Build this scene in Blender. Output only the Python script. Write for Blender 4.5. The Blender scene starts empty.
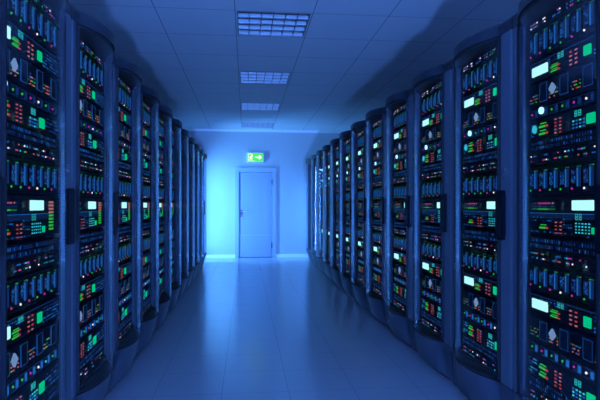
import bpy, math, random
R = random.Random(7)
C = bpy.context.scene.collection
scn = bpy.context.scene

# ------------------------------------------------------------------ materials
def newmat(name):
    m = bpy.data.materials.new(name); m.use_nodes = True
    nt = m.node_tree; nt.nodes.clear()
    out = nt.nodes.new('ShaderNodeOutputMaterial')
    return m, nt, out

def pbr(name, col, rough=.5, metal=0., noise=.06, scale=14., spec=.5):
    m, nt, out = newmat(name)
    b = nt.nodes.new('ShaderNodeBsdfPrincipled')
    tc = nt.nodes.new('ShaderNodeTexCoord'); nz = nt.nodes.new('ShaderNodeTexNoise')
    nz.inputs['Scale'].default_value = scale; nz.inputs['Detail'].default_value = 4
    nt.links.new(tc.outputs['Object'], nz.inputs['Vector'])
    mx = nt.nodes.new('ShaderNodeMixRGB'); mx.blend_type = 'MIX'
    mx.inputs[1].default_value = tuple(c*(1-noise) for c in col)+(1,)
    mx.inputs[2].default_value = tuple(min(1, c*(1+noise)) for c in col)+(1,)
    nt.links.new(nz.outputs['Fac'], mx.inputs[0]); nt.links.new(mx.outputs[0], b.inputs['Base Color'])
    b.inputs['Roughness'].default_value = rough; b.inputs['Metallic'].default_value = metal
    b.inputs['Specular IOR Level'].default_value = spec
    nt.links.new(b.outputs[0], out.inputs[0])
    return m

def glow(name, col, s=1.):
    m, nt, out = newmat(name)
    e = nt.nodes.new('ShaderNodeEmission'); e.inputs[0].default_value = tuple(col)+(1,); e.inputs[1].default_value = s
    nt.links.new(e.outputs[0], out.inputs[0]); m.cycles.emission_sampling = 'NONE'
    return m

def tiles(name, col, line, ox, oy, pitch, width, rough, spec=.5, rvar=.0):
    """flat tiles of one pitch with thin dark joints, laid out in world metres"""
    m, nt, out = newmat(name); N = nt.nodes.new; L = nt.links.new
    b = N('ShaderNodeBsdfPrincipled'); g = N('ShaderNodeNewGeometry'); sp = N('ShaderNodeSeparateXYZ')
    L(g.outputs['Position'], sp.inputs[0])
    ds = []
    for ax, o in ((0, ox), (1, oy)):
        a = N('ShaderNodeMath'); a.operation = 'SUBTRACT'; L(sp.outputs[ax], a.inputs[0]); a.inputs[1].default_value = o
        p = N('ShaderNodeMath'); p.operation = 'PINGPONG'; L(a.outputs[0], p.inputs[0]); p.inputs[1].default_value = pitch/2
        ds.append(p)
    mn = N('ShaderNodeMath'); mn.operation = 'MINIMUM'; L(ds[0].outputs[0], mn.inputs[0]); L(ds[1].outputs[0], mn.inputs[1])
    lt = N('ShaderNodeMath'); lt.operation = 'LESS_THAN'; L(mn.outputs[0], lt.inputs[0]); lt.inputs[1].default_value = width/2
    nz = N('ShaderNodeTexNoise'); nz.inputs['Scale'].default_value = 3.; L(g.outputs['Position'], nz.inputs['Vector'])
    base = N('ShaderNodeMixRGB'); base.inputs[1].default_value = tuple(c*.96 for c in col)+(1,); base.inputs[2].default_value = tuple(col)+(1,)
    L(nz.outputs['Fac'], base.inputs[0])
    mx = N('ShaderNodeMixRGB'); L(lt.outputs[0], mx.inputs[0]); L(base.outputs[0], mx.inputs[1]); mx.inputs[2].default_value = tuple(line)+(1,)
    L(mx.outputs[0], b.inputs['Base Color'])
    ro = N('ShaderNodeMath'); ro.operation = 'MULTIPLY_ADD'; L(nz.outputs['Fac'], ro.inputs[0]); ro.inputs[1].default_value = rvar; ro.inputs[2].default_value = rough
    L(ro.outputs[0], b.inputs['Roughness']); b.inputs['Specular IOR Level'].default_value = spec
    L(b.outputs[0], out.inputs[0])
    return m

def smoked_glass(name):
    m, nt, out = newmat(name); N = nt.nodes.new; L = nt.links.new
    t = N('ShaderNodeBsdfTransparent'); t.inputs[0].default_value = (.86, .9, .96, 1)
    g = N('ShaderNodeBsdfGlossy'); g.inputs['Roughness'].default_value = .08; g.inputs[0].default_value = (.9, .95, 1, 1)
    ge = N('ShaderNodeNewGeometry'); dt = N('ShaderNodeVectorMath'); dt.operation = 'DOT_PRODUCT'
    L(ge.outputs['Normal'], dt.inputs[0]); L(ge.outputs['Incoming'], dt.inputs[1])
    ab = N('ShaderNodeMath'); ab.operation = 'ABSOLUTE'; L(dt.outputs['Value'], ab.inputs[0])
    om = N('ShaderNodeMath'); om.operation = 'SUBTRACT'; om.inputs[0].default_value = 1.; om.use_clamp = True; L(ab.outputs[0], om.inputs[1])
    pw = N('ShaderNodeMath'); pw.operation = 'POWER'; L(om.outputs[0], pw.inputs[0]); pw.inputs[1].default_value = 5.
    f = N('ShaderNodeMath'); f.operation = 'MULTIPLY_ADD'; L(pw.outputs[0], f.inputs[0]); f.inputs[1].default_value = .55; f.inputs[2].default_value = .035
    mx = N('ShaderNodeMixShader'); L(f.outputs[0], mx.inputs[0]); L(t.outputs[0], mx.inputs[1]); L(g.outputs[0], mx.inputs[2])
    L(mx.outputs[0], out.inputs[0])
    return m

M = dict(
    floor=tiles('floor tiles', (.41, .43, .47), (.27, .29, .33), -.158, 3.45, .44, .0045, .15, .9, .05),
    ceiling=tiles('ceiling tiles', (.72, .72, .72), (.2, .2, .22), -.10, 4.79, .72, .007, .85, .2),
    wall=pbr('white wall paint', (.5, .52, .54), .6, 0, .02, 5.),
    side=pbr('grey side wall paint', (.5, .52, .55), .7),
    trim=pbr('white trim paint', (.92, .93, .94), .4),
    door=pbr('painted steel door leaf', (.3, .35, .45), .4, 0, .02),
    frame=pbr('door frame paint', (.36, .41, .52), .4),
    steel=pbr('brushed steel', (.62, .66, .72), .3, .8, .05, 60),
    black=pbr('black plastic', (.012, .013, .016), .35),
    gasket=pbr('black rubber gasket', (.01, .011, .014), .5),
    post=pbr('blue grey rack paint', (.13, .155, .2), .2, .15, .03),
    cap=pbr('dark rack top paint', (.025, .03, .042), .4, .1, .04),
    stile=pbr('dark door stile', (.022, .027, .038), .3, .1),
    plinth=pbr('dark plinth paint', (.06, .072, .10), .35, .1, .04),
    body=pbr('rack side panel paint', (.05, .055, .07), .5, .1),
    inside=pbr('black rack interior', (.008, .009, .011), .6),
    unit=pbr('dark server faceplate', (.007, .008, .012), .5, .0, .2, 40, .25),
    bezel=pbr('grey server bezel', (.014, .019, .032), .45, .1, .15, 40, .3),
    handle=pbr('dark blue handle plastic', (.005, .006, .012), .5, 0., .06, 14., .1),
    hole=pbr('chrome lock', (.7, .75, .8), .2, .9),
    glass=smoked_glass('smoked curved glass'),
    alu=pbr('louver aluminium', (.5, .51, .53), .4, .3, .02),
    pan=pbr('lamp housing enamel', (.25, .25, .26), .5),
    tube=pbr('unlit fluorescent tube', (.8, .8, .8), .3),
    lcd=glow('lit lcd', (.5, 1., .93), 1.35),
    gsq=glow('green lamp', (.0, .6, .22), 1.1),
    green=glow('green led', (.03, .5, .06), 1.),
    mag=glow('magenta led', (.6, .03, .33), 1.),
    red=glow('red led', (.5, .05, .05), 1.),
    pink=glow('pink led', (.5, .16, .16), 1.),
    white=glow('white led', (1., .85, .85), 1.4),
    cyan=glow('cyan led', (.05, .62, .72), 1.),
    teal=glow('teal led', (.02, .42, .36), 1.),
    cyan_glint=glow('painted cyan white glint', (.35, .85, 1.), 2.2),  # glow standing in for a bright glint, no real lamp
    pale_glint=glow('painted pale blue glint', (.2, .32, .55), 1.),  # glow standing in for a diamond-shaped glint, no real lamp
    blue=glow('blue light strip', (.015, .14, .44), 1.),
    line=glow('faint blue light line', (.012, .075, .26), 1.),
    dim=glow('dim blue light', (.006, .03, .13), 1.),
    dimg=glow('dim green light', (.01, .16, .06), 1.),
    sign=glow('green exit face', (.08, .75, .2), 1.1),
    picto=glow('white exit pictogram', (.75, 1., .7), 1.6),
)

# ------------------------------------------------------------------ mesh builder
class MB:
    def __init__(s): s.v = []; s.f = []; s.m = []; s.sm = []; s.mats = []
    def mi(s, k):
        if k not in s.mats: s.mats.append(k)
        return s.mats.index(k)
    def poly(s, pts, mat, smooth=False):
        b = len(s.v); s.v += [tuple(p) for p in pts]
        s.f.append(tuple(range(b, b+len(pts)))); s.m.append(s.mi(mat)); s.sm.append(smooth)
    def box(s, x0, x1, y0, y1, z0, z1, mat):
        b = len(s.v)
        s.v += [(x, y, z) for z in (z0, z1) for x, y in ((x0, y0), (x1, y0), (x1, y1), (x0, y1))]
        for f in ((3, 2, 1, 0), (4, 5, 6, 7), (0, 1, 5, 4), (1, 2, 6, 5), (2, 3, 7, 6), (3, 0, 4, 7)):
            s.f.append(tuple(b+i for i in f)); s.m.append(s.mi(mat)); s.sm.append(False)
    def prism(s, outline, z0, z1, mat, smooth=False, axis='z', caps=True):
        """outline: CCW list of 2-D points; axis z extrudes (x,y) in z; axis y extrudes (x,z) from y=z0 (front) to y=z1"""
        def P(a, h): return (a[0], a[1], h) if axis == 'z' else (a[0], h, a[1])
        n = len(outline); fl = axis == 'y'
        b = len(s.v); s.v += [P(a, z0) for a in outline]+[P(a, z1) for a in outline]
        for i in range(n):
            j = (i+1) % n
            q = (b+i, b+j, b+n+j, b+n+i)
            s.f.append(q[::-1] if fl else q); s.m.append(s.mi(mat)); s.sm.append(smooth)
        if caps:
            lo = [P(a, z0) for a in outline]; hi = [P(a, z1) for a in outline]
            if fl: s.poly(lo, mat); s.poly(hi[::-1], mat)
            else: s.poly(lo[::-1], mat); s.poly(hi, mat)
    def sheet(s, line, z0, z1, mat, flip=False):
        """smooth vertical sheet over an open plan line"""
        b = len(s.v); n = len(line)
        s.v += [(x, y, z0) for x, y in line]+[(x, y, z1) for x, y in line]
        for i in range(n-1):
            q = (b+i, b+i+1, b+n+i+1, b+n+i)
            s.f.append(q[::-1] if flip else q); s.m.append(s.mi(mat)); s.sm.append(True)
    def strip(s, la, lb, z, mat, flip=False):
        """flat ribbon between two plan lines at height z"""
        b = len(s.v); n = len(la)
        s.v += [(x, y, z) for x, y in la]+[(x, y, z) for x, y in lb]
        for i in range(n-1):
            q = (b+i, b+i+1, b+n+i+1, b+n+i)
            s.f.append(q[::-1] if flip else q); s.m.append(s.mi(mat)); s.sm.append(False)
    def disc(s, x, y, z, r, d, mat, n=10):
        s.prism([(x+r*math.cos(2*math.pi*i/n), z+r*math.sin(2*math.pi*i/n)) for i in range(n)], y, y+d, mat, axis='y')
    def cyl(s, p, q, r, mat, n=12):
        import mathutils
        a = mathutils.Vector(p); b_ = mathutils.Vector(q); d = (b_-a).normalized()
        u = d.orthogonal().normalized(); w = d.cross(u)
        ring = [(u*math.cos(2*math.pi*i/n)+w*math.sin(2*math.pi*i/n))*r for i in range(n)]
        b = len(s.v); s.v += [tuple(a+c) for c in ring]+[tuple(b_+c) for c in ring]
        for i in range(n):
            j = (i+1) % n
            s.f.append((b+i, b+j, b+n+j, b+n+i)); s.m.append(s.mi(mat)); s.sm.append(True)
        s.poly([tuple(a+c) for c in ring][::-1], mat); s.poly([tuple(b_+c) for c in ring], mat)
    def merge(s, o):
        b = len(s.v); s.v += o.v
        for f, m, sm in zip(o.f, o.m, o.sm):
            s.f.append(tuple(b+i for i in f)); s.m.append(s.mi(o.mats[m])); s.sm.append(sm)
    def mesh(s, name):
        me = bpy.data.meshes.new(name); me.from_pydata(s.v, [], s.f)
        for k in s.mats: me.materials.append(M[k])
        me.polygons.foreach_set('material_index', s.m); me.polygons.foreach_set('use_smooth', s.sm)
        me.update(); return me
    def build(s, name, parent=None, label=None):
        o = bpy.data.objects.new(name, s.mesh(name)); C.objects.link(o)
        if parent: o.parent = parent
        if label: o['label'] = label
        return o

def rrect(x0, x1, z0, z1, r, n=5):
    out = []
    for cx, cz, a0 in ((x1-r, z1-r, 0), (x0+r, z1-r, 90), (x0+r, z0+r, 180), (x1-r, z0+r, 270)):
        for i in range(n+1):
            a = math.radians(a0+90*i/n); out.append((cx+r*math.cos(a), cz+r*math.sin(a)))
    return out

def empty(name, loc, label, cat, group=None, rz=0):
    o = bpy.data.objects.new(name, None); C.objects.link(o); o.location = loc; o.rotation_euler = (0, 0, rz)
    o['label'] = label; o['category'] = cat
    if group: o['group'] = group
    return o

def struct(mb, name, parent=None):
    o = mb.build(name, parent)
    if not parent: o['kind'] = 'structure'
    return o

# ------------------------------------------------------------------ room shell
XL, XR, YF, YB, ZC = -3.1, 3.5, -9., 12.33, 3.02
b = MB(); b.box(XL-.2, XR+.2, YF-.2, YB+.2, -.15, 0, 'floor'); struct(b, 'floor')
LX0, LX1 = -.085, .605
LY = [(4.805+2.16*i, 4.805+2.16*i+.69) for i in range(4)]
b = MB()
b.box(XL-.2, LX0, YF-.2, YB+.2, ZC, ZC+.16, 'ceiling'); b.box(LX1, XR+.2, YF-.2, YB+.2, ZC, ZC+.16, 'ceiling')
ys = [YF-.2]+[v for p in LY for v in p]+[YB+.2]
for i in range(0, len(ys), 2): b.box(LX0, LX1, ys[i], ys[i+1], ZC, ZC+.16, 'ceiling')
struct(b, 'ceiling')
b = MB(); b.box(XL-.2, XL, YF, YB, 0, ZC, 'side'); struct(b, 'wall_left')
b = MB(); b.box(XR, XR+.2, YF, YB, 0, ZC, 'side'); struct(b, 'wall_right')
b = MB(); b.box(XL-.2, XR+.2, YF-.2, YF, 0, ZC, 'side'); struct(b, 'wall_front')
DX0, DX1, DH = -.255, .70, 2.10
b = MB()
b.box(XL-.2, DX0+.05, YB, YB+.2, 0, ZC, 'wall'); b.box(DX1-.05, XR+.2, YB, YB+.2, 0, ZC, 'wall')
b.box(DX0+.05, DX1-.05, YB, YB+.2, DH-.05, ZC, 'wall'); struct(b, 'wall_back')
b = MB(); b.box(XL, DX0, YB-.018, YB, 0, .075, 'trim'); struct(b, 'baseboard_back')
b = MB(); b.box(DX1, XR, YB-.018, YB, 0, .075, 'trim'); struct(b, 'baseboard_back.001')
b = MB(); b.prism([(XL, YB), (XL, YB-.03), (XR, YB-.03), (XR, YB)], ZC-.055, ZC, 'trim'); struct(b, 'trim_1')

# door
b = MB(); fw = .085
b.box(DX0, DX0+fw, YB-.03, YB+.12, 0, DH, 'frame'); b.box(DX1-fw, DX1, YB-.03, YB+.12, 0, DH, 'frame')
b.box(DX0+fw, DX1-fw, YB-.03, YB+.12, DH-fw, DH, 'frame')
b.box(DX0-.012, DX1+.012, YB-.045, YB-.0, DH, DH+.022, 'frame')
dr = struct(b, 'door_1')
b = MB(); b.box(DX0+fw+.006, DX1-fw-.006, YB-.006, YB+.045, .008, DH-fw-.006, 'door'); b.build('door_leaf', dr)
b = MB(); b.box(DX0+fw+.03, DX1-fw-.03, YB-.010, YB-.0055, .03, .52, 'door'); b.box(DX0+fw+.006, DX1-fw-.006, YB-.013, YB-.0055, .52, .545, 'frame')
b.build('kick_plate', dr)
b = MB(); hx = DX0+fw+.065
b.prism(rrect(hx-.022, hx+.022, .96, 1.13, .02), YB-.018, YB-.006, 'black', axis='y')
b.cyl((hx, YB-.018, 1.09), (hx, YB-.065, 1.09), .011, 'black'); b.cyl((hx-.008, YB-.06, 1.09), (hx+.125, YB-.06, 1.09), .011, 'steel')
b.disc(hx, YB-.02, 1.0, .009, .004, 'steel'); b.build('door_handle', dr)
for z in (.23, 1.72):
    b = MB(); b.cyl((DX1-fw-.004, YB-.026, z), (DX1-fw-.004, YB-.026, z+.12), .012, 'black'); b.build('hinge', dr)

# exit sign
ex = empty('exit_sign', (.215, YB, 2.25), 'glowing green exit sign with running figure and arrow, above the door', 'exit sign')
b = MB(); b.prism(rrect(-.2, .2, 0, .225, .012), -.05, 0, 'trim', axis='y'); b.build('housing', ex)
b = MB(); b.box(-.185, .185, -.053, -.05, .015, .21, 'sign'); b.build('sign_face', ex)
b = MB(); y0, y1 = -.056, -.053
def pp(pts): b.prism(pts if sum(p[0]*q[1]-q[0]*p[1] for p, q in zip(pts, pts[1:]+pts[:1])) > 0 else pts[::-1], y0, y1, 'picto', axis='y')
# doorway outline, runner, arrow
pp([(-.165, .03), (-.155, .03), (-.155, .195), (-.165, .195)]); pp([(-.155, .185), (-.075, .185), (-.075, .195), (-.155, .195)])
pp([(-.085, .15), (-.075, .15), (-.075, .185), (-.085, .185)]); pp([(-.165, .025), (-.02, .025), (-.02, .033), (-.165, .033)])
b.disc(-.072, y0, .158, .016, .003, 'picto')
pp([(-.118, .135), (-.09, .145), (-.078, .135), (-.098, .085), (-.118, .088)])
pp([(-.085, .143), (-.045, .118), (-.05, .108), (-.083, .125)]); pp([(-.118, .135), (-.145, .11), (-.138, .102), (-.108, .124)])
pp([(-.104, .09), (-.066, .085), (-.07, .045), (-.082, .045), (-.08, .07), (-.106, .075)])
pp([(-.118, .09), (-.104, .085), (-.118, .052), (-.15, .05), (-.15, .062), (-.126, .064)])
pp([(.0, .098), (.09, .098), (.09, .055), (.16, .112), (.09, .17), (.09, .126), (.0, .126)])
b.build('pictogram', ex, 'white running figure in a doorway and arrow')

# ceiling louver lamps
ORD = ['nearest the camera', 'second from the camera', 'third from the camera', 'last before the door wall']
for i, (ya, yb) in enumerate(LY):
    lb = ['unlit ceiling louver lamp with the brightest cells, largest of the line to the door',
          'unlit square louver lamp in the ceiling, second in the line towards the door',
          'unlit louver lamp in the ceiling, third in the line, one before the door wall lamp',
          'unlit louver lamp in the ceiling beside the door wall, last in the line'][i]
    r = empty('ceiling_light', (0, 0, ZC), lb, 'ceiling light', 'louver lamps in the ceiling')
    x0, x1, t = LX0+.002, LX1-.002, .01; ya += .002; yb -= .002; h = .12
    b = MB()
    b.box(x0, x0+t, ya, yb, 0, h, 'pan'); b.box(x1-t, x1, ya, yb, 0, h, 'pan')
    b.box(x0+t, x1-t, ya, ya+t, 0, h, 'pan'); b.box(x0+t, x1-t, yb-t, yb, 0, h, 'pan'); b.box(x0, x1, ya, yb, h, h+.012, 'pan')
    b.build('housing', r)
    b = MB(); n = 4
    for k in range(1, n+1):                      # wide cross blades of V section
        y = ya+t+(yb-ya-2*t)*k/n-.012
        b.v += [(x, yy, zz) for x in (x0+t, x1-t) for yy, zz in ((y-.014, .004), (y+.014, .004), (y+.018, .066), (y-.018, .066))]
        q = len(b.v)-8
        for f in ((0, 1, 2, 3), (7, 6, 5, 4), (0, 4, 5, 1), (1, 5, 6, 2), (2, 6, 7, 3), (3, 7, 4, 0)):
            b.f.append(tuple(q+j for j in f)); b.m.append(b.mi('alu')); b.sm.append(False)
    for k in range(1, 6):
        x = x0+(x1-x0)*k/6
        b.box(x-.004, x+.004, ya+t, yb-t, .003, .064, 'pan')
    b.build('louver', r)
    for k in (1, 3):
        y = ya+(yb-ya)*(k/4)
        b = MB(); b.cyl((x0+.03, y, .095), (x1-.03, y, .095), .013, 'tube'); b.build('tube', r)

# ------------------------------------------------------------------ server rack
W = .818; HW = W/2; ZT = 2.168
GX0, GX1 = -HW+.074, HW-.133        # glass door span
UX = GX0+.006                       # left edge of the unit faceplates
UW = .708
FY = .05                            # faceplate depth behind the posts
NS = 40
def bow(amp, off=0., x0=GX0, x1=GX1, n=NS):
    return [(x0+(x1-x0)*i/n, off-amp*(1-abs(2*i/n-1)**2.3)) for i in range(n+1)]

def rack_shell():
    P = []
    D = 1.0
    b = MB(); x0, x1 = -HW+.004, HW-.004
    b.box(x0, x0+.02, .02, D, .02, ZT, 'body'); b.box(x1-.02, x1, .02, D, .02, ZT, 'body')
    b.box(x0+.02, x1-.02, D-.02, D, .02, ZT, 'body'); b.box(x0+.02, x1-.02, .02, D-.02, .262, .27, 'inside')
    b.box(x0+.02, GX0, .06, .10, .29, ZT, 'inside'); b.box(x0+.02, x1-.02, .56, .58, .29, ZT, 'inside')
    P.append(('cabinet', b, []))
    # cap: bowed slab over the door
    ln = [(-HW+.004, .0)]+bow(.092, -.004)+[(HW-.004, .0)]
    b = MB(); b.sheet(ln, ZT+.002, 2.226, 'cap')
    ln2 = [(x, y+.012) for x, y in ln]
    bk = [(x, D) for x, y in ln]
    q = len(b.v); n = len(ln)
    b.v += [(x, y, 2.226) for x, y in ln]+[(x, y, 2.242) for x, y in ln2]
    for i in range(n-1): b.f.append((q+i, q+i+1, q+n+i+1, q+n+i)); b.m.append(b.mi('cap')); b.sm.append(True)
    b.strip(ln2, bk, 2.242, 'cap'); b.strip(ln, bk, ZT+.002, 'inside', True)
    for x, s in ((-HW+.004, 1), (HW-.004, -1)):
        p = [(x, 0, ZT+.002), (x, 0, 2.226), (x, .012, 2.242), (x, D, 2.242), (x, D, ZT+.002)]
        b.poly(p if s > 0 else p[::-1], 'cap')
    b.poly([(-HW+.004, D, ZT+.002), (-HW+.004, D, 2.242), (HW-.004, D, 2.242), (HW-.004, D, ZT+.002)], 'cap')
    P.append(('top_cap', b, []))
    # frame post at the hinge end and wide door post at the lock end
    b = MB(); x0, x1 = -HW+.008, GX0-.004
    b.prism([(x0+.008, 0), (x1-.008, 0), (x1, .006), (x1, .014), (x0, .014), (x0, .006)], .268, ZT, 'post'); P.append(('frame_post', b, []))
    b = MB(); x0, x1 = GX1+.004, HW-.008
    b.prism([(x0+.01, -.002), (x1-.01, -.002), (x1, .006), (x1, .014), (x0, .014), (x0, .006)], .268, ZT, 'post')
    k = MB()
    for z in (1.405, 1.43): k.disc(GX1+.062, -.006, z, .0085, .005, 'hole')
    P.append(('door_post', b, [('keyhole', k)]))
    h = MB(); hx0, hx1 = GX1+.006, GX1+.085
    h.prism(rrect(hx0, hx1, 1.05, 1.32, .016), -.03, -.012, 'handle', axis='y'); h.prism(rrect(hx0+.012, hx1-.012, 1.075, 1.295, .01), -.012, -.001, 'black', axis='y')
    P.append(('door_handle', h, []))
    # plinth
    b = MB(); ln = [(-HW+.008, .002)]+bow(.083, .002)+[(HW-.008, .002)]
    lo = [(-HW+.008, .02)]+bow(.03, .02)+[(HW-.008, .02)]
    q = len(b.v); n = len(ln); b.v += [(x, y, .03) for x, y in lo]+[(x, y, .262) for x, y in ln]
    for i in range(n-1): b.f.append((q+i, q+i+1, q+n+i+1, q+n+i)); b.m.append(b.mi('plinth')); b.sm.append(True); bk = [(x, .9) for x, y in ln]
    b.strip(ln, bk, .262, 'inside'); b.strip(lo, bk, .03, 'plinth', True)
    k = [(x, y+.03) for x, y in lo]; b.sheet(k, 0, .03, 'black')
    for sx in (-HW+.008, HW-.008):
        p = [(sx, .02, .03), (sx, .002, .262), (sx, .9, .262), (sx, .9, .03)]; b.poly(p if sx > 0 else p[::-1], 'plinth')
    P.append(('plinth', b, []))
    # smoked glass, bowed, with black edging
    g = MB(); o = bow(.085); i_ = bow(.085, .005)
    z0, z1 = .275, ZT-.005
    g.sheet(o, z0, z1, 'glass'); g.sheet(i_, z0, z1, 'glass', True)
    g.strip(o, i_, z1, 'gasket'); g.strip(o, i_, z0, 'gasket', True)
    e = MB()
    o2, i2 = bow(.0865), bow(.0835, .006)
    for a, c in ((z0-.006, z0+.010), (z1-.012, z1+.005)):
        e.sheet(o2, a, c, 'gasket'); e.sheet(i2, a, c, 'gasket', True); e.strip(o2, i2, c, 'gasket'); e.strip(o2, i2, a, 'gasket', True)
    e.box(GX0-.003, GX0+.009, -.014, .01, z0, z1, 'gasket'); e.box(GX1-.009, GX1+.003, -.014, .01, z0, z1, 'gasket')
    subs = [('door_edging', e)]
    for a, c in ((0, 1), (39, 40)):
        st = MB(); o3, i3 = bow(.0862)[a:c+1], bow(.083, .007)[a:c+1]
        st.sheet(o3, z0, z1, 'stile'); st.sheet(i3, z0, z1, 'stile', True)
        for k, fl in ((0, False), (-1, True)):
            p = [(*o3[k], z0), (*o3[k], z1), (*i3[k], z1), (*i3[k], z0)]; st.poly(p[::-1] if fl else p, 'stile')
        subs.append(('door_stile', st))
    P.append(('glass_door', g, subs))
    return P

def face(z0, z1, mat='unit', x0=0., x1=UW, dy=0.):
    b = MB(); b.box(UX+x0, UX+x1, FY+dy, FY+.5, z0, z1, mat); return b
def px(b, u0, u1, z0, z1, mat, d=.003): b.box(UX+u0, UX+u1, FY-d, FY+.001, z0, z1, mat)
def dot(b, u, z, r, mat, d=.004): b.disc(UX+u, FY-d, z, r, d+.001, mat, 8)

def patch(z0, z1, n=7, cols=('pink', 'white', 'mag', 'blue', 'blue', 'blue', 'cyan', 'green')):
    b = face(z0, z1, 'unit'); g = MB(); rows = 2; h = (z1-z0)
    for c in range(n):
        for k in range(5):
            for r_ in range(rows):
                u = .02+c*(UW-.05)/n+k*.0135; z = z0+h*(.3+.4*r_)
                px(b, u-.005, u+.005, z-.007, z+.007, 'inside', .001)
                if R.random() < .5: px(g, u-.0026, u+.0026, z-.0028, z+.0028, R.choice(cols), .004)
    return 'patch_panel', b, [('link_light_row', g)]

def ports(z0, z1):
    b = face(z0, z1, 'unit'); g = MB(); n = 36
    for k in range(n):
        u = .015+k*(UW-.04)/n
        for r_ in range(2):
            z = z0+(z1-z0)*(.12+.46*r_); h = (z1-z0)*.32
            px(b, u, u+.012, z, z+h, 'bezel', .003)
            if R.random() < .8: px(g, u+.002, u+.0045, z+.002, z+h-.002, R.choice(('dim', 'dim', 'blue')), .005)
    return 'network_switch', b, [('port_light_row', g)]

def blades(z0, z1, leds):
    b = MB(); b.box(UX, UX+UW, FY+.02, FY+.5, z0, z1, 'inside')
    b.box(UX, UX+UW, FY-.002, FY+.02, z1-.010, z1, 'unit'); b.box(UX, UX+UW, FY-.002, FY+.02, z0, z0+.006, 'unit')
    subs = []
    for k, c in enumerate(leds):
        s = MB(); u = .004+.0842*k; w = .078; h0, h1 = z0+.009, z1-.013
        s.box(UX+u, UX+u+w, FY, FY+.018, h0, h1, 'unit')
        px(s, u+.006, u+.040, h0+.03, h1-.018, 'bezel', .003)
        for j in range(9):
            zz = h0+.036+(h1-h0-.06)*j/8
            for q in (0, 1, 2):
                if R.random() < .8: px(s, u+.010+q*.010, u+.0155+q*.010, zz-.003, zz+.003, R.choice(('dim', 'dim', 'blue')), .0045)
        px(s, u+.046, u+.0505, h0+.02, h1-.012, 'blue', .004)
        px(s, u+.058, u+.060, h0+.02, h1-.012, 'dim', .004); px(s, u+.067, u+.069, h0+.02, h1-.012, 'dim', .004)
        for q in range(3): px(s, u+.046+q*.011, u+.050+q*.011, h1-.008, h1-.004, 'dimg' if R.random() < .75 else 'green', .004)
        dot(s, u+.010, h0+.012, .0046, c)
        subs.append(('blade', s))
    return 'blade_enclosure', b, subs

def bars(rows, u, z, dz):
    g = MB()
    for r_ in range(rows):
        zz = z-r_*dz
        px(g, u, u+.052, zz, zz+dz*.3, 'green', .004); px(g, u+.052, u+.074, zz, zz+dz*.3, 'red', .004)
        px(g, u+.01, u+.06, zz+dz*.52, zz+dz*.66, 'green', .004)
    return g
def keypad(cols, rows, u, z, du, dz, mats, w=.42, h=.32):
    g = MB()
    px(g, u-.006, u+du*cols+.002, z-dz*(rows-1)-.008, z+dz*h+.008, 'bezel', .0015)
    for r_ in range(rows):
        for c in range(cols):
            px(g, u+c*du, u+c*du+du*w, z-r_*dz, z-r_*dz+dz*h, R.choice(mats), .004)
    return g
def square(u0, u1, z0, z1, mat='gsq'):
    g = MB(); g.prism(rrect(UX+u0, UX+u1, z0, z1, .004, 3), FY-.006, FY, mat, axis='y'); return g
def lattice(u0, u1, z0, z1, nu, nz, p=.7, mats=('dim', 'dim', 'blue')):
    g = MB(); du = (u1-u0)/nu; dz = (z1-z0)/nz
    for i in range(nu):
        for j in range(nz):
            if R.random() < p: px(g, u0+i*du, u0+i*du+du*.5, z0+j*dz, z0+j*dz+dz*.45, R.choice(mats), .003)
    return g
def glyph(u, z):
    g = MB()
    for k in range(2):
        x = u+k*.026
        px(g, x, x+.018, z, z+.004, 'teal'); px(g, x, x+.018, z+.022, z+.026, 'teal'); px(g, x, x+.004, z, z+.026, 'teal'); px(g, x+.014, x+.018, z, z+.026, 'teal')
        px(g, x+.005, x+.013, z+.011, z+.015, 'cyan')
    return g

def rackserver(z0, z1):
    b = face(z0, z1, 'unit', dy=-.001); h = z1-z0
    px(b, .01, UW-.06, z1-.006, z1-.003, 'dim', .004)
    subs = [('display', square(.033, .166, z0+.026, z0+.070, 'lcd')), ('indicator_bars', bars(2, .188, z0+.034, .020)),
            ('digit_readout', glyph(.245, z0+.062)), ('keypad', keypad(2, 4, .335, z0+.064, .038, .0185, ('red', 'pink', 'pink'))),
            ('status_light', square(.435, .482, z0+.022, z0+.064)),
            ('vent_grille', lattice(.50, UW-.005, z0+.012, z1-.01, 12, 5, .8)), ('light_pattern', lattice(.01, .32, z1-.03, z1-.008, 24, 2, .6, ('dim', 'dim', 'blue')))]
    return 'rack_server', b, subs

def drives(z0, z1):
    b = face(z0, z1, 'unit'); h = z1-z0; subs = []
    for k in range(4):
        s = MB(); u = .10+k*.165
        px(s, u, u+.062, z0+.02, z1-.01, 'bezel', .004)
        for q in (u, u+.060): px(s, q, q+.0016, z0+.02, z1-.01, 'line', .005)
        px(s, u, u+.062, z1-.012, z1-.0105, 'line', .005); px(s, u, u+.062, z0+.02, z0+.0215, 'line', .005)
        s.merge(lattice(u+.008, u+.056, z0+.026, z1-.018, 4, 6, .5, ('dim',)))
        subs.append(('drive', s))
    for k in range(4):
        s = MB(); u = .015+k*.165
        for i in range(6):
            for j in range(3):
                if R.random() < .7: dot(s, u+i*.0125, z0+.028+j*.015-i*.0, .0029, R.choice(('red', 'pink', 'pink', 'green', 'dimg', 'dimg', 'blue')))
        subs.append(('led_matrix', s))
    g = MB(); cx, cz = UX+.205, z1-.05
    g.prism([(cx, cz-.026), (cx+.026, cz), (cx, cz+.026), (cx-.026, cz)], FY-.008, FY, 'pale_glint', axis='y'); subs.append(('glint_diamond', g))  # diamond-shaped glint imitated by a glowing prism, not part of the drives
    return 'drive_array', b, subs

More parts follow.
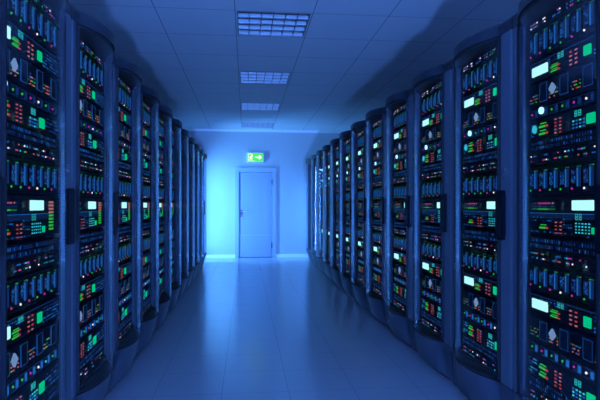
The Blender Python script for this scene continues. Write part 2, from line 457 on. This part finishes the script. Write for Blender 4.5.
def strip_unit(z0, z1, leds, sq):
    b = face(z0, z1, 'unit', dy=.004); h = z1-z0; subs = []
    for k, c in enumerate(leds):
        s = MB(); u = .012+.0842*k
        px(s, u, u+.068, z0+.006, z1-.006, 'bezel', .0)
        for a, d_ in ((z0+.006, z0+.0075), (z1-.0075, z1-.006)): px(s, u, u+.068, a, d_, 'dim', .003)
        px(s, u+.044, u+.064, z0+.012, z1-.012, 'blue' if sq else 'dim', .003)
        dot(s, u+.016, (z0+z1)/2, .0052, c)
        subs.append(('indicator_module', s))
    if not sq:
        g = MB(); dot(g, .115, (z0+z1)/2+.008, .017, 'cyan_glint', .01); subs.append(('glint_disc', g))  # bright glint imitated by a glowing disc, not a lamp of the panel
    return 'indicator_panel', b, subs

def control(z0, z1, low):
    b = face(z0, z1, 'unit', dy=-.001)
    subs = [('indicator_bars', bars(2, .092, z0+.046, .034)), ('keypad', keypad(2, 5, .222, z0+.066, .036, .0155, ('red', 'pink', 'pink'))),
            ('digit_readout', glyph(.37, z0+.056)), ('port_block', lattice(.355, .45, z0+.006, z0+.05, 4, 3, .95, ('cyan', 'blue', 'cyan') if low else ('blue', 'blue', 'cyan'))),
            ('status_light', square(.455, .51, z0+.012, z0+.055)), ('slot_pattern', lattice(.53, UW-.01, z0+.01, z1-.01, 10, 4, .7)), ('vent_grille', lattice(.004, .08, z0+.01, z1-.01, 6, 5, .75, ('dim', 'blue', 'teal') if low else ('dim', 'dim', 'blue')))]
    if not low:
        g = MB(); dot(g, .055, z0+.045, .019, 'cyan', .008); subs.append(('glint_disc', g))  # second glint imitated by a disc in the cyan led glow
    return 'control_unit', b, subs

def maincontrol(z0, z1):
    b = face(z0, z1, 'unit', dy=-.002)
    rows = MB()
    for i in range(14):
        u = .03+i*.0145
        px(rows, u, u+.007, z1-.033, z1-.026, 'mag' if 4 <= i < 10 else ('pink' if R.random() < .5 else 'dim'), .004)
        px(rows, u, u+.007, z1-.060, z1-.053, 'green' if 4 <= i < 10 else 'dimg', .004)
        px(rows, u, u+.006, z1-.046, z1-.042, 'dim', .004)
    line = MB()
    for k in range(4): px(line, .01, UW-.11, z1-.076-k*.006, z1-.0735-k*.006, 'blue' if k == 0 else 'dim', .003)
    lad = MB()
    for k in range(9): px(lad, UW-.14, UW-.085, z0+.02+k*.0145, z0+.029+k*.0145, 'green' if k < 5 else 'pink', .004)
    cg = lattice(.375, .485, z0+.012, z0+.062, 5, 4, 1., ('cyan', 'teal', 'cyan'))
    subs = [('led_matrix', rows), ('light_line', line), ('display', square(.355, .50, z1-.060, z1-.018, 'lcd')), ('ladder_meter', lad),
            ('indicator_bars', bars(1, .095, z0+.02, .03)), ('keypad', keypad(2, 4, .225, z0+.05, .036, .0155, ('red', 'pink', 'pink'))),
            ('digit_readout', glyph(.375, z0+.066)), ('port_block', cg), ('status_light', square(.487, .515, z0+.014, z0+.04)),
            ('vent_grille', lattice(.01, .20, z0+.055, z1-.085, 12, 2, .7))]
    subs.append(('light_pattern', lattice(.01, .36, z0+.004, z0+.016, 30, 1, .7)))
    subs.append(('light_column', lattice(.27, .36, z0+.03, z1-.09, 5, 4, .8, ('dim', 'blue', 'dim'))))
    return 'main_controller', b, subs

G, K, Wt = 'green', 'mag', 'white'
UNITS = [
    patch(2.095, 2.135, 7, ('pink', 'white', 'mag', 'blue', 'blue', 'green')),
    blades(1.948, 2.088, [K, K, G, G, K, Wt, G, K]),
    rackserver(1.838, 1.932),
    drives(1.712, 1.828),
    strip_unit(1.657, 1.707, [K, K, G, G, K, Wt, G, K], False),
    control(1.562, 1.648, False),
    ports(1.500, 1.552),
    patch(1.436, 1.495),
    blades(1.290, 1.424, [G, K, G, G, K, Wt, G, K]),
    maincontrol(1.112, 1.278),
    ports(1.036, 1.092),
    patch(.978, 1.031),
    blades(.842, .966, [K, G, K, Wt, K, G, K, G]),
    rackserver(.732, .824),
    drives(.604, .718),
    strip_unit(.546, .598, [G, K, G, G, K, Wt, 'cyan', G], True),
    control(.444, .538, True),
    ports(.386, .438),
    patch(.325, .380),
]
for nm, mb, subs in UNITS:      # fine printed light patterns belong to the faceplate itself
    for q in [x for x in subs if x[0] in ('link_light_row', 'port_light_row', 'light_pattern', 'vent_grille', 'slot_pattern', 'light_column', 'light_line')]:
        mb.merge(q[1]); subs.remove(q)
def zmap(z): return 1.24+(z-1.24)*(1.027 if z > 1.24 else 1.07)
for nm, mb, subs in UNITS:
    for q in [mb]+[x for _, x in subs]: q.v = [(x, y, zmap(z)) for x, y, z in q.v]
SHELL = rack_shell()
LAB = {'keyhole': 'two chrome lock cylinders', 'glass_door': 'smoked bowed glass', 'display': 'bright pale cyan screen', 'status_light': 'glowing green square lamp',
       'ladder_meter': 'green and pink stacked light bars', 'keypad': 'red and pink lit keys', 'door_handle': 'dark upright pull handle'}
cache = {}
def me_of(key, mb, name):
    if key not in cache: cache[key] = mb.mesh(name)
    return cache[key]
def place(name, mesh, parent):
    o = bpy.data.objects.new(name, mesh); o.parent = parent; C.objects.link(o)
    if name in LAB: o['label'] = LAB[name]
    return o
def make_rack(loc, rz, label, group, full):
    r = empty('server_rack', loc, label, 'server rack', group, rz)
    for i, (nm, mb, subs) in enumerate(SHELL+UNITS):
        if full or i < len(SHELL):
            p = place(nm, me_of(('f', i), mb, nm), r)
            for j, (sn, sm) in enumerate(subs): place(sn, me_of(('s', i, j), sm, sn), p)
        else:
            if ('j', i) not in cache:
                a = MB(); a.merge(mb)
                for sn, sm in subs: a.merge(sm)
                cache[('j', i)] = a.mesh(nm)
            place(nm, cache[('j', i)], r)
    return r
NTH = ['first', 'second', 'third', 'fourth', 'fifth', 'sixth', 'seventh', 'eighth', 'ninth', 'tenth', 'eleventh', 'twelfth']
def lab(k, n, side):
    j = n-1-k
    if k < (n+1)//2: s = f'{NTH[k]} from the camera'
    elif j == 0: s = 'last before the door wall'
    else: s = f'{NTH[j]} from the door wall'
    return f'server rack with bowed glass door, {s}, {side} side row'
NL, NR = 11, 12
for k in range(NL):
    make_rack((-.862, 2.28+W*k, 0), math.pi/2, lab(k, NL, 'door lever'), 'server racks in the row on the door lever side', k < 6)
for k in range(NR):
    make_rack((1.392, 2.195+W*k, 0), -math.pi/2, lab(k, NR, 'door hinge'), 'server racks in the row on the door hinge side', k < 7)

make_rack((-.862, 2.28-W, 0), math.pi/2, 'server rack with bowed glass door beside the camera, door lever side row', 'server racks in the row on the door lever side', False)
make_rack((1.392, 2.195-W, 0), -math.pi/2, 'server rack with bowed glass door beside the camera, door hinge side row', 'server racks in the row on the door hinge side', False)

# ------------------------------------------------------------------ light
def area(name, loc, target, sx, sy, e, col, spread=math.pi):
    import mathutils
    l = bpy.data.lights.new(name, 'AREA'); l.shape = 'RECTANGLE'; l.size = sx; l.size_y = sy; l.energy = e; l.color = col; l.spread = spread
    o = bpy.data.objects.new(name, l); C.objects.link(o); o.location = loc
    d = mathutils.Vector(target)-mathutils.Vector(loc); o.rotation_euler = d.to_track_quat('-Z', 'Y').to_euler()
    return o
area('strip_light_back_left', (-1.3, 11.7, 1.15), (.6, 12.05, 1.1), .1, 2.1, 92, (.085, .36, 1.), 2.2)
area('strip_light_back_right', (2.0, 11.97, 1.0), (0., 12.0, .8), .12, 1.5, 22, (.06, .26, 1.), 2.2)
l = bpy.data.lights.new('aisle_floodlight', 'POINT'); l.energy = 4700; l.color = (.095, .27, 1.); l.shadow_soft_size = .07
o = bpy.data.objects.new('aisle_floodlight', l); C.objects.link(o); o.location = (.27, -6., .3)
area('soft_ambient', (.2, -4., 2.9), (.2, 3., .4), 3., 1., 60, (.16, .36, 1.))

w = bpy.data.worlds.new('room air'); scn.world = w; w.use_nodes = True
w.node_tree.nodes['Background'].inputs[0].default_value = (.02, .03, .05, 1); w.node_tree.nodes['Background'].inputs[1].default_value = .2

# ------------------------------------------------------------------ camera
cd = bpy.data.cameras.new('camera'); cam = bpy.data.objects.new('camera', cd); C.objects.link(cam)
cd.sensor_width = 36; cd.lens = 520/600*36; cd.shift_y = 5/600; cd.clip_start = .02
cam.location = (0, 0, 1.24); cam.rotation_euler = (math.pi/2, 0, -math.atan(54/520))
scn.camera = cam
vs = scn.view_settings; vs.view_transform = 'Standard'; vs.look = 'None'; vs.exposure = 0; vs.gamma = 1; vs.use_curve_mapping = False
